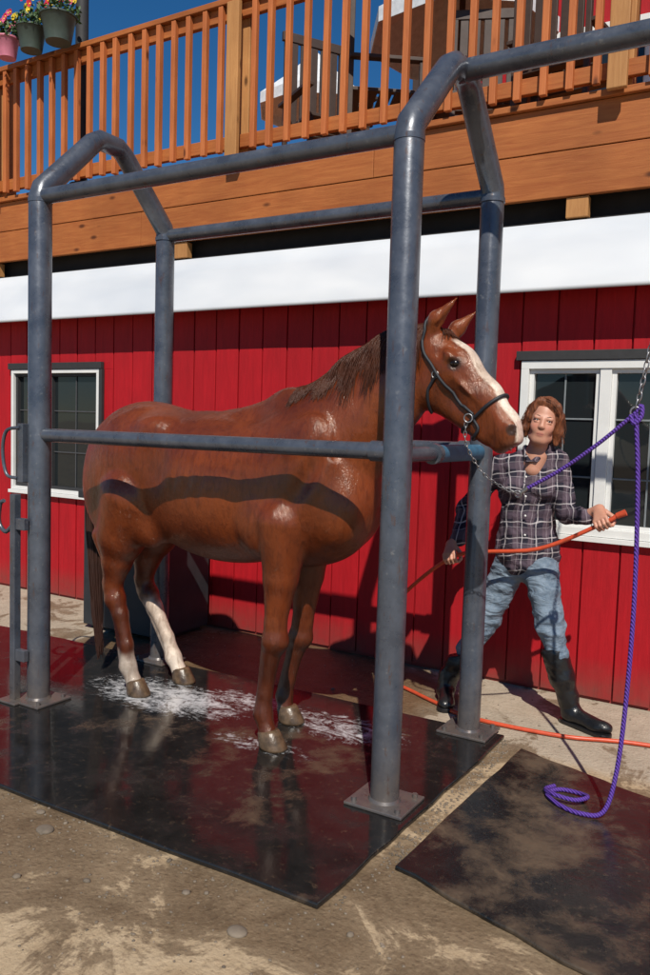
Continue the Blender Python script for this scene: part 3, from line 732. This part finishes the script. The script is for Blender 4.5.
# ---------------------------------------------------------------- chains and ropes
def chain_obj(name,path,step=.03,w=.009,r=.0028):
    mb=MB(); P=[Vector(p) for p in path]
    L_=[0]
    for i in range(1,len(P)): L_.append(L_[-1]+(P[i]-P[i-1]).length)
    n=int(L_[-1]/step); i=0
    for k in range(n):
        s=(k+.5)*step
        while L_[i+1]<s: i+=1
        t=(s-L_[i])/(L_[i+1]-L_[i]); c=P[i].lerp(P[i+1],t); d=(P[i+1]-P[i]).normalized()
        a=d.orthogonal().normalized(); a=(Matrix.Rotation((k%2)*math.pi/2+.4,3,d)@a)
        pts=[]
        for j in range(12):
            an=2*math.pi*j/12; pts.append(c+d*math.cos(an)*step*.68+a*math.sin(an)*w)
        mb.tube(pts,r,6,0,closed=True)
    return mb.obj(name,[M['steel']])
chain_obj('cross_tie_chain',[(-.585,-1.36,1.60),(-.55,-1.36,1.82),(-.345,-1.37,2.94)])
chain_obj('lead_chain',spline([(-1.20,-1.545,1.53),(-1.20,-1.53,1.44),(-1.15,-1.47,1.33),(-1.08,-1.40,1.265),(-1.02,-1.36,1.245)],6),.020,.006,.002)
mb=MB(); ring((-.587,-1.36,1.585),(.2,-1,0),.02,.004); mb.tube([(-1.02,-1.36,1.245),(-.99,-1.36,1.27)],.009,8); ring((-1.03,-1.36,1.24),(.1,1,.3),.014,.004)
mb.obj('snap_hooks',[M['steel']])
mb=MB()
mb.tube(spline([(-1.00,-1.36,1.262),(-.86,-1.36,1.35),(-.72,-1.36,1.46),(-.595,-1.36,1.575)],8),.0080,10)
mb.tube(spline([(-.60,-1.355,1.565),(-.57,-1.355,1.61),(-.565,-1.365,1.57),(-.59,-1.37,1.54),(-.605,-1.36,1.575)],8),.0085,8)
mb.tube(spline([(-.585,-1.365,1.58),(-.563,-1.365,1.3),(-.55,-1.37,.86),(-.555,-1.39,.45),(-.57,-1.42,.18),(-.60,-1.47,.045),(-.68,-1.50,.030),(-.77,-1.47,.029),(-.835,-1.40,.029),(-.80,-1.33,.029),(-.72,-1.33,.033),(-.68,-1.38,.047),(-.72,-1.43,.045),(-.80,-1.43,.047),(-.85,-1.37,.033),(-.83,-1.31,.029)],8),.0090,10)
mb.obj('purple_lead_rope',[M['rope']])
mb=MB()
HL=Vector((-1.59,-.665,.825)); HR=Vector((-.83,-.665,1.075))
hp=spline([(-.77,-.66,1.115),HR,(-1.12,-.67,.925),(-1.42,-.675,.875),HL,(-1.85,-.55,.63),(-2.05,-.44,.42),(-2.14,-.40,.16),(-2.08,-.42,.02),(-1.91,-.48,.013),(-1.68,-.60,.013),(-1.43,-.71,.013),(-.97,-.69,.013),(-.58,-.56,.013),(.2,-.5,.013),(2.5,-.7,.013)],10)
mb.tube(hp,.0105,10); mb.tube([Vector((-.77,-.66,1.115)),Vector((-.73,-.66,1.135))],[.014,.016],12)
mb.obj('garden_hose',[M['hosem']])
# ================================================================ WOMAN
wm=empty('woman')
m,nt,b=newmat('skin'); at=N(nt,'ShaderNodeAttribute',attribute_name='Col')
sk_n=noise(nt,coords(nt),35,4,.6); L(nt,mixc(nt,ramp(nt,sk_n,[(.35,0.),(.7,.35)]),at.outputs['Color'],mixc(nt,1.,at.outputs['Color'],(1.0,.72,.66),'MULTIPLY')),b.inputs['Base Color']); b.inputs['Roughness'].default_value=.5
b.inputs['Subsurface Weight'].default_value=.08; b.inputs['Subsurface Radius'].default_value=(.01,.004,.002); M['skin']=m
m,nt,b=newmat('plaid_flannel'); tc=N(nt,'ShaderNodeTexCoord'); sp=N(nt,'ShaderNodeSeparateXYZ'); nv=noise(nt,coords(nt),5,2)
L(nt,tc.outputs['Object'],sp.inputs[0])
u=math_(nt,'ADD',math_(nt,'ADD',sp.outputs[0],math_(nt,'MULTIPLY',sp.outputs[1],.35)),math_(nt,'MULTIPLY',nv,.09)); w_=math_(nt,'ADD',math_(nt,'ADD',sp.outputs[2],math_(nt,'MULTIPLY',nv,.09)),math_(nt,'MULTIPLY',sp.outputs[0],-.12))
def stripe(c,per,ph,w):
    f=math_(nt,'FRACT',math_(nt,'ADD',math_(nt,'DIVIDE',c,per),ph)); return math_(nt,'LESS_THAN',f,w)
col=mixc(nt,0.,(.020,.018,.030),(.05,.05,.07))
col=mixc(nt,math_(nt,'MULTIPLY',stripe(u,.085,.1,.42),.5),col,(.13,.09,.11)); col=mixc(nt,math_(nt,'MULTIPLY',stripe(w_,.085,.3,.42),.45),col,(.12,.085,.11))
for c in (u,w_):
    col=mixc(nt,math_(nt,'MULTIPLY',stripe(c,.085,.55,.07),.6),col,(.52,.48,.49)); col=mixc(nt,math_(nt,'MULTIPLY',stripe(c,.085,.85,.04),.4),col,(.38,.33,.36))
L(nt,col,b.inputs['Base Color']); b.inputs['Roughness'].default_value=.85; b.inputs['Specular IOR Level'].default_value=.2; bump(nt,b,noise(nt,coords(nt),9,4,.5,.8),.9,.03); M['plaid']=m
m,nt,b=newmat('faded_denim'); v=coords(nt); n1=noise(nt,v,6,5,.6,.4); n2=noise(nt,v,60,3)
col=mixc(nt,ramp(nt,n1,[(.3,0.),(.7,1.)]),(.065,.105,.155),(.20,.26,.33)); L(nt,mixc(nt,ramp(nt,n2,[(.4,0.),(.7,.3)]),col,(.32,.37,.43)),b.inputs['Base Color']); b.inputs['Roughness'].default_value=.85
bump(nt,b,noise(nt,coords(nt,(1,1,2)),9,4,.5,.8),.9,.03); M['jean']=m
m,nt,b=newmat('auburn_hair'); v=coords(nt,(9,9,1.6)); n1=noise(nt,v,9,5,.6,.8); L(nt,mixc(nt,ramp(nt,n1,[(.3,0.),(.7,1.)]),(.06,.017,.008),(.30,.100,.040)),b.inputs['Base Color']); b.inputs['Roughness'].default_value=.42; bump(nt,b,n1,.9,.012); M['hair']=m
M['brow']=simple('eyebrow_hair',(.10,.045,.025),.7)
def wrinkle(a,s):
    def f(V):
        out=V.copy()
        for i,v in enumerate(V):
            q=mnoise.noise_vector(Vector((v[0]*s,v[1]*s,v[2]*s*1.6))); q2=mnoise.noise_vector(Vector((v[0]*s*2.3,v[1]*s*2.3,v[2]*s*3+5))); out[i]+=np.array(q)*a+np.array(q2)*a*.45
        return out
    return f
Rt=R3(rad(16),rad(3))
sh=SDF()
sh.ell((-1.265,-.455,1.215),(.155,.108,.17),.05,Rt)
sh.cone((-1.380,-.485,1.322),(-1.140,-.44,1.360),.056,.053,.05)
sh.ell((-1.262,-.45,1.03),(.138,.110,.20),.05,Rt)
sh.ell((-1.25,-.445,.87),(.168,.132,.17),.06,Rt)
for s_ in (-1,1): sh.ell((-1.265+s_*.068+.03,-.545+s_*.02,1.205),(.06,.045,.06),.04)
sh.clip((-1.25,-.45,.755),(.10,.05,-1)); 
SL=Vector((-1.405,-.475,1.31)); EL=Vector((-1.60,-.44,1.065)); SR=Vector((-1.12,-.44,1.350)); ER=Vector((-1.05,-.47,1.085))
WL=HL+Vector((.005,.07,.075)); WR=HR+Vector((-.085,.05,.015))
sh.cone(SL,EL,.060,.050,.035); sh.cone(EL,EL.lerp(WL,.93),.052,.038,.02)
sh.cone(SR,ER,.060,.050,.035); sh.cone(ER,ER.lerp(WR,.93),.052,.038,.02)
sh.ell(EL.lerp(WL,.9),(.044,.044,.03),.01); sh.ell(ER.lerp(WR,.9),(.032,.044,.044),.01)
sh.cone((-1.215,-.50,1.50),(-1.225,-.60,1.33),.050,.022,.01,1,True)
sh.cone((-1.270,-.50,1.405),(-1.235,-.565,1.345),.020,.016,.012); sh.cone((-1.165,-.475,1.42),(-1.200,-.555,1.35),.020,.016,.012); sh.cone((-1.26,-.45,1.415),(-1.17,-.43,1.425),.026,.026,.012)
sdf_obj('plaid_shirt',sh,.0075,M['plaid'],wm,disp=wrinkle(.011,12))
mb=MB()
for k in range(5):
    z=1.27-k*.1; mb.ball((-1.232,-.60+.01*k,z),(.006,.004,.006),0,8,6)
mb.obj('shirt_buttons',[M['wframe']],wm)
jn=SDF()
jn.ell((-1.25,-.445,.83),(.155,.120,.12),.04,Rt)
HipL=(-1.325,-.445,.82); KnL=(-1.465,-.45,.46); AnL=(-1.655,-.47,.12)
HipR=(-1.185,-.455,.82); KnR=(-1.095,-.50,.50); AnR=(-1.0,-.455,.14)
jn.chain([HipL,KnL,(-1.56,-.46,.29)],[.092,.068,.056],.03); jn.chain([HipR,KnR,(-1.05,-.48,.31)],[.094,.070,.056],.03)
sdf_obj('jeans',jn,.0075,M['jean'],wm,disp=wrinkle(.012,12))
bt=SDF()
bt.chain([(-1.545,-.46,.33),(-1.60,-.465,.22),AnL],[.068,.062,.052],.02); bt.chain([AnL,(-1.66,-.49,.05)],[.050,.046],.02); bt.cone((-1.665,-.47,.045),(-1.60,-.62,.038),.042,.042,.03); bt.ell((-1.59,-.645,.036),(.042,.05,.034),.02)
bt.chain([(-1.07,-.49,.365),(-1.03,-.475,.24),AnR],[.068,.062,.052],.02); bt.cone(AnR,(-.975,-.455,.06),.050,.047,.02); bt.cone((-.975,-.455,.052),(-.845,-.52,.042),.043,.040,.03); bt.ell((-.81,-.535,.042),(.055,.042,.036),.02)
bt.clip((0,0,.006),(0,0,-1)); bt.clip((-1.07,-.49,.395),(-.25,0,1)); 
sdf_obj('rubber_boots',bt,.006,M['black'],wm,disp=wrinkle(.005,14))
mb=MB()
for pts in ([(-1.67,-.44,.012),(-1.59,-.66,.012)],[(-.995,-.445,.012),(-.80,-.545,.012)]):
    a,c=Vector(pts[0]),Vector(pts[1]); d=(c-a).normalized(); sdv=Vector((-d.y,d.x,0))
    out=[]
    for j in range(20):
        an=2*math.pi*j/20; base=c if math.cos(an)>0 else a; out.append(base+d*math.cos(an)*.045+sdv*math.sin(an)*.045)
    V=[(p.x,p.y,.002) for p in out]+[(p.x,p.y,.022) for p in out]
    mb.add(V,[tuple(range(20))[::-1],tuple(range(20,40))]+[(j,(j+1)%20,20+(j+1)%20,20+j) for j in range(20)])
mb.obj('boot_soles',[M['black']],wm,.003)
hd=SDF()
hd.ell((0,.012,.035),(.070,.090,.083),.03); hd.ell((0,-.02,-.03),(.055,.067,.083),.03); hd.ell((0,-.055,-.092),(.025,.025,.020),.03)
hd.ell((0,-.062,-.052),(.034,.022,.026),.025)
for s_ in (-1,1):
    hd.ell((s_*.034,-.058,-.03),(.021,.019,.022),.025); hd.ell((s_*.030,-.088,.003),(.015,.010,.008),.010,None,True)
    hd.ell((s_*.030,-.0780,.0112),(.016,.0084,.0060),.004); hd.ell((s_*.030,-.0775,-.0052),(.015,.0080,.0052),.004)
    hd.ell((s_*.009,-.090,-.031),(.007,.008,.006),.008); hd.ell((s_*.072,.012,-.01),(.009,.017,.028),.01)
    hd.ell((s_*.028,-.076,.021),(.020,.007,.006),.014)
    hd.cone((s_*.041,-.02,-.083),(s_*.02,-.055,-.098),.018,.016,.03)
hd.cone((0,-.082,.008),(0,-.095,-.026),.008,.010,.014)
hd.ell((0,-.083,-.060),(.019,.0075,.0045),.006); hd.ell((0,-.081,-.071),(.017,.0085,.0055),.006)
hd.cone((0,.02,-.07),(.0,.05,-.24),.046,.052,.03); hd.cone((0,.035,-.19),(0,.018,-.25),.055,.042,.04)
def facecol(V,Nn):
    C=np.tile(np.array([.50,.255,.175]),(len(V),1)); x,y,z=V[:,0],V[:,1],V[:,2]
    ch=np.exp(-(((np.abs(x)-.036)/.018)**2+((z+.03)/.018)**2))*(y<-.03); C=C*(1-.4*ch[:,None])+np.array([.54,.19,.14])*.4*ch[:,None]
    lp=sstep(((x/.020)**2+((z+.0655)/.0105)**2),1.2,.7)*(y<-.07); C=C*(1-.6*lp[:,None])+np.array([.40,.12,.10])*.6*lp[:,None]
    mo=sstep(((x/.016)**2+((z+.0655)/.0026)**2),1.2,.6)*(y<-.07); C=C*(1-.7*mo[:,None])+np.array([.09,.03,.03])*.7*mo[:,None]
    return C
fwd=Vector((.24,-.96,.0)).normalized(); yb_=-fwd; zz=Vector((.18,0,1)); xx=(yb_.cross(zz)).normalized(); zz=xx.cross(yb_).normalized()
HR3=np.array([[xx[i],yb_[i],zz[i]] for i in range(3)]); HC=np.array([-1.180,-.52,1.552])
sdf_obj('head',hd,.0033,M['skin'],wm,(HR3,HC),facecol)
def tl(p): return tuple(HR3@np.array(p)+HC)
mb=MB()
for s_ in (-1,1):
    mb.ball(tl((s_*.030,-.0770,.003)),.0079,0,14,10); mb.ball(tl((s_*.030+.001,-.0834,.003)),(.0042,.0027,.0042),1,12,8)
    mb.tube([tl((s_*.016,-.0845,.0225)),tl((s_*.03,-.0845,.0265)),tl((s_*.046,-.075,.0225))],[.0012,.0018,.0010],6,2)
mb.obj('eyes_and_brows',[M['eyew'],M['eyeb'],M['brow']],wm)
hr=SDF()
hr.ell((0,.024,.043),(.081,.096,.086),.03)
hr.ell((0,-.112,-.042),(.058,.084,.104),.02,None,True)
hr.chain([(-.058,-.030,.078),(-.074,-.016,.01),(-.079,.004,-.05),(-.074,.014,-.085)],[.020,.018,.018,.012],.02)
hr.chain([(.055,-.038,.082),(.075,-.024,.03),(.081,-.004,-.04),(.083,.004,-.095)],[.021,.019,.022,.014],.02)
hr.chain([(0,.06,.03),(.0,.082,-.05),(.0,.08,-.11)],[.068,.062,.040],.04)
hr.chain([(-.035,-.048,.100),(.02,-.060,.092),(.058,-.046,.066)],[.018,.016,.012],.02)
def hdisp(V):
    out=V.copy()
    for i,v in enumerate(V):
        q=mnoise.noise_vector(Vector((v[0]*45,v[1]*45,v[2]*14))); out[i]+=np.array(q)*.006
    return out
sdf_obj('hair',hr,.005,M['hair'],wm,(HR3,HC),disp=hdisp)
mb=MB()
for i in range(380):
    s_=random.choice([-1,1]); a=random.uniform(0.,1.6); k=random.uniform(.7,1.)
    p0=(-.02+s_*.03*math.cos(a*.5),-.040+.08*a*.6,.115); p1=(s_*(.079+random.gauss(0,.006)),-.026+.05*a,.055); p2=(s_*(.089+random.gauss(0,.010)),-.010+.05*a,-.02*k); p3=(s_*(.088+random.gauss(0,.018)),.0+.05*a,(-.06-random.random()*.06)*k)
    mb.tube([tl(q) for q in spline([p0,p1,p2,p3],4)],.0011,3,0,False)
for i in range(50):
    p0=(-.04+random.gauss(0,.006),-.043,.112+random.gauss(0,.004)); p1=(.01,-.072+random.gauss(0,.005),.100+random.gauss(0,.007)); p2=(.055,-.060+random.gauss(0,.005),.070+random.gauss(0,.008)); p3=(.079,-.036,.03+random.gauss(0,.012))
    mb.tube([tl(q) for q in spline([p0,p1,p2,p3],4)],.0011,3,0,False)
mb.obj('hair_strands',[M['hair']],wm)
def hand(name,C,A,W,Nn,fore):
    C=Vector(C);A=Vector(A).normalized();W=Vector(W);W=(W-A*W.dot(A)).normalized();Nn=Vector(Nn);Nn=(Nn-A*Nn.dot(A)-W*Nn.dot(W)).normalized()
    P=lambda w,n,x:C+W*w+Nn*n+A*x
    s=SDF()
    s.cone(P(.085,.010,0),fore,.023,.027,.015)
    for x in (-.024,-.008,.008,.024): s.cone(P(.085,.010,x*.5),P(.008,.026,x),.015,.0115,.015)
    for x,l in ((-.029,.86),(-.010,1.0),(.010,1.03),(.029,.93)):
        s.chain([P(.006,.027,x),P(-.024*l,.020,x),P(-.027*l,-.010,x*.96),P(-.008,-.024*l,x*.94)],[.0098,.0088,.0082,.0072],.002)
    s.chain([P(.060,.002,.026),P(.030,-.014,.046),P(.004,-.026,.044),P(-.014,-.026,.034)],[.014,.0115,.0098,.008],.005)
    sdf_obj(name,s,.0032,M['skin'],wm,colf=lambda V,n_:np.tile(np.array([.50,.25,.17]),(len(V),1)))
hand('hand_right',HL,Vector((.9,.1,.25)),WL-HL,Vector((-.2,-1,.1)),tuple(EL.lerp(WL,.8)))
hand('hand_left',HR,Vector((.8,0,.45)),WR-HR,Vector((.0,-.6,.8)),tuple(ER.lerp(WR,.8)))
# ================================================================ CAMERA / LIGHT
def rot(yaw,pitch,roll): return Matrix.Rotation(yaw,4,'Z')@Matrix.Rotation(math.pi/2-pitch,4,'X')@Matrix.Rotation(roll,4,'Z')
cd=bpy.data.cameras.new('camera'); cam=bpy.data.objects.new('camera',cd); link(cam)
cd.sensor_fit='VERTICAL'; cd.sensor_height=36; cd.lens=36*811.9/975; cd.clip_end=500; cd.clip_start=.05
cam.matrix_world=Matrix.Translation((0,-4.6405,1.5))@rot(.5386,.0768,.0310)
S.camera=cam
el=rad(47); hx,hy=.60,-1.; q=math.hypot(hx,hy); sdv=Vector((hx/q*math.cos(el),hy/q*math.cos(el),math.sin(el)))
ld=bpy.data.lights.new('sun','SUN'); ld.energy=5.0; ld.angle=rad(.5); ld.color=(1,.94,.84); lo=bpy.data.objects.new('sun',ld); link(lo)
lo.rotation_euler=sdv.to_track_quat('Z','Y').to_euler(); lo.location=(3,-6,8)
w=bpy.data.worlds.new('World'); S.world=w; w.use_nodes=True; nt=w.node_tree; bg=nt.nodes['Background']
sk=nt.nodes.new('ShaderNodeTexSky'); sk.sky_type='NISHITA'; sk.sun_disc=False; sk.sun_elevation=el; sk.sun_rotation=math.atan2(hx,hy)
sk.air_density=1.0; sk.dust_density=0.; sk.ozone_density=3.8; sk.altitude=1000
hsv=nt.nodes.new('ShaderNodeHueSaturation'); hsv.inputs['Saturation'].default_value=1.3
nt.links.new(sk.outputs[0],hsv.inputs['Color']); nt.links.new(hsv.outputs[0],bg.inputs[0]); bg.inputs[1].default_value=.08
S.view_settings.view_transform='Standard'; S.view_settings.look='None'; S.view_settings.exposure=0
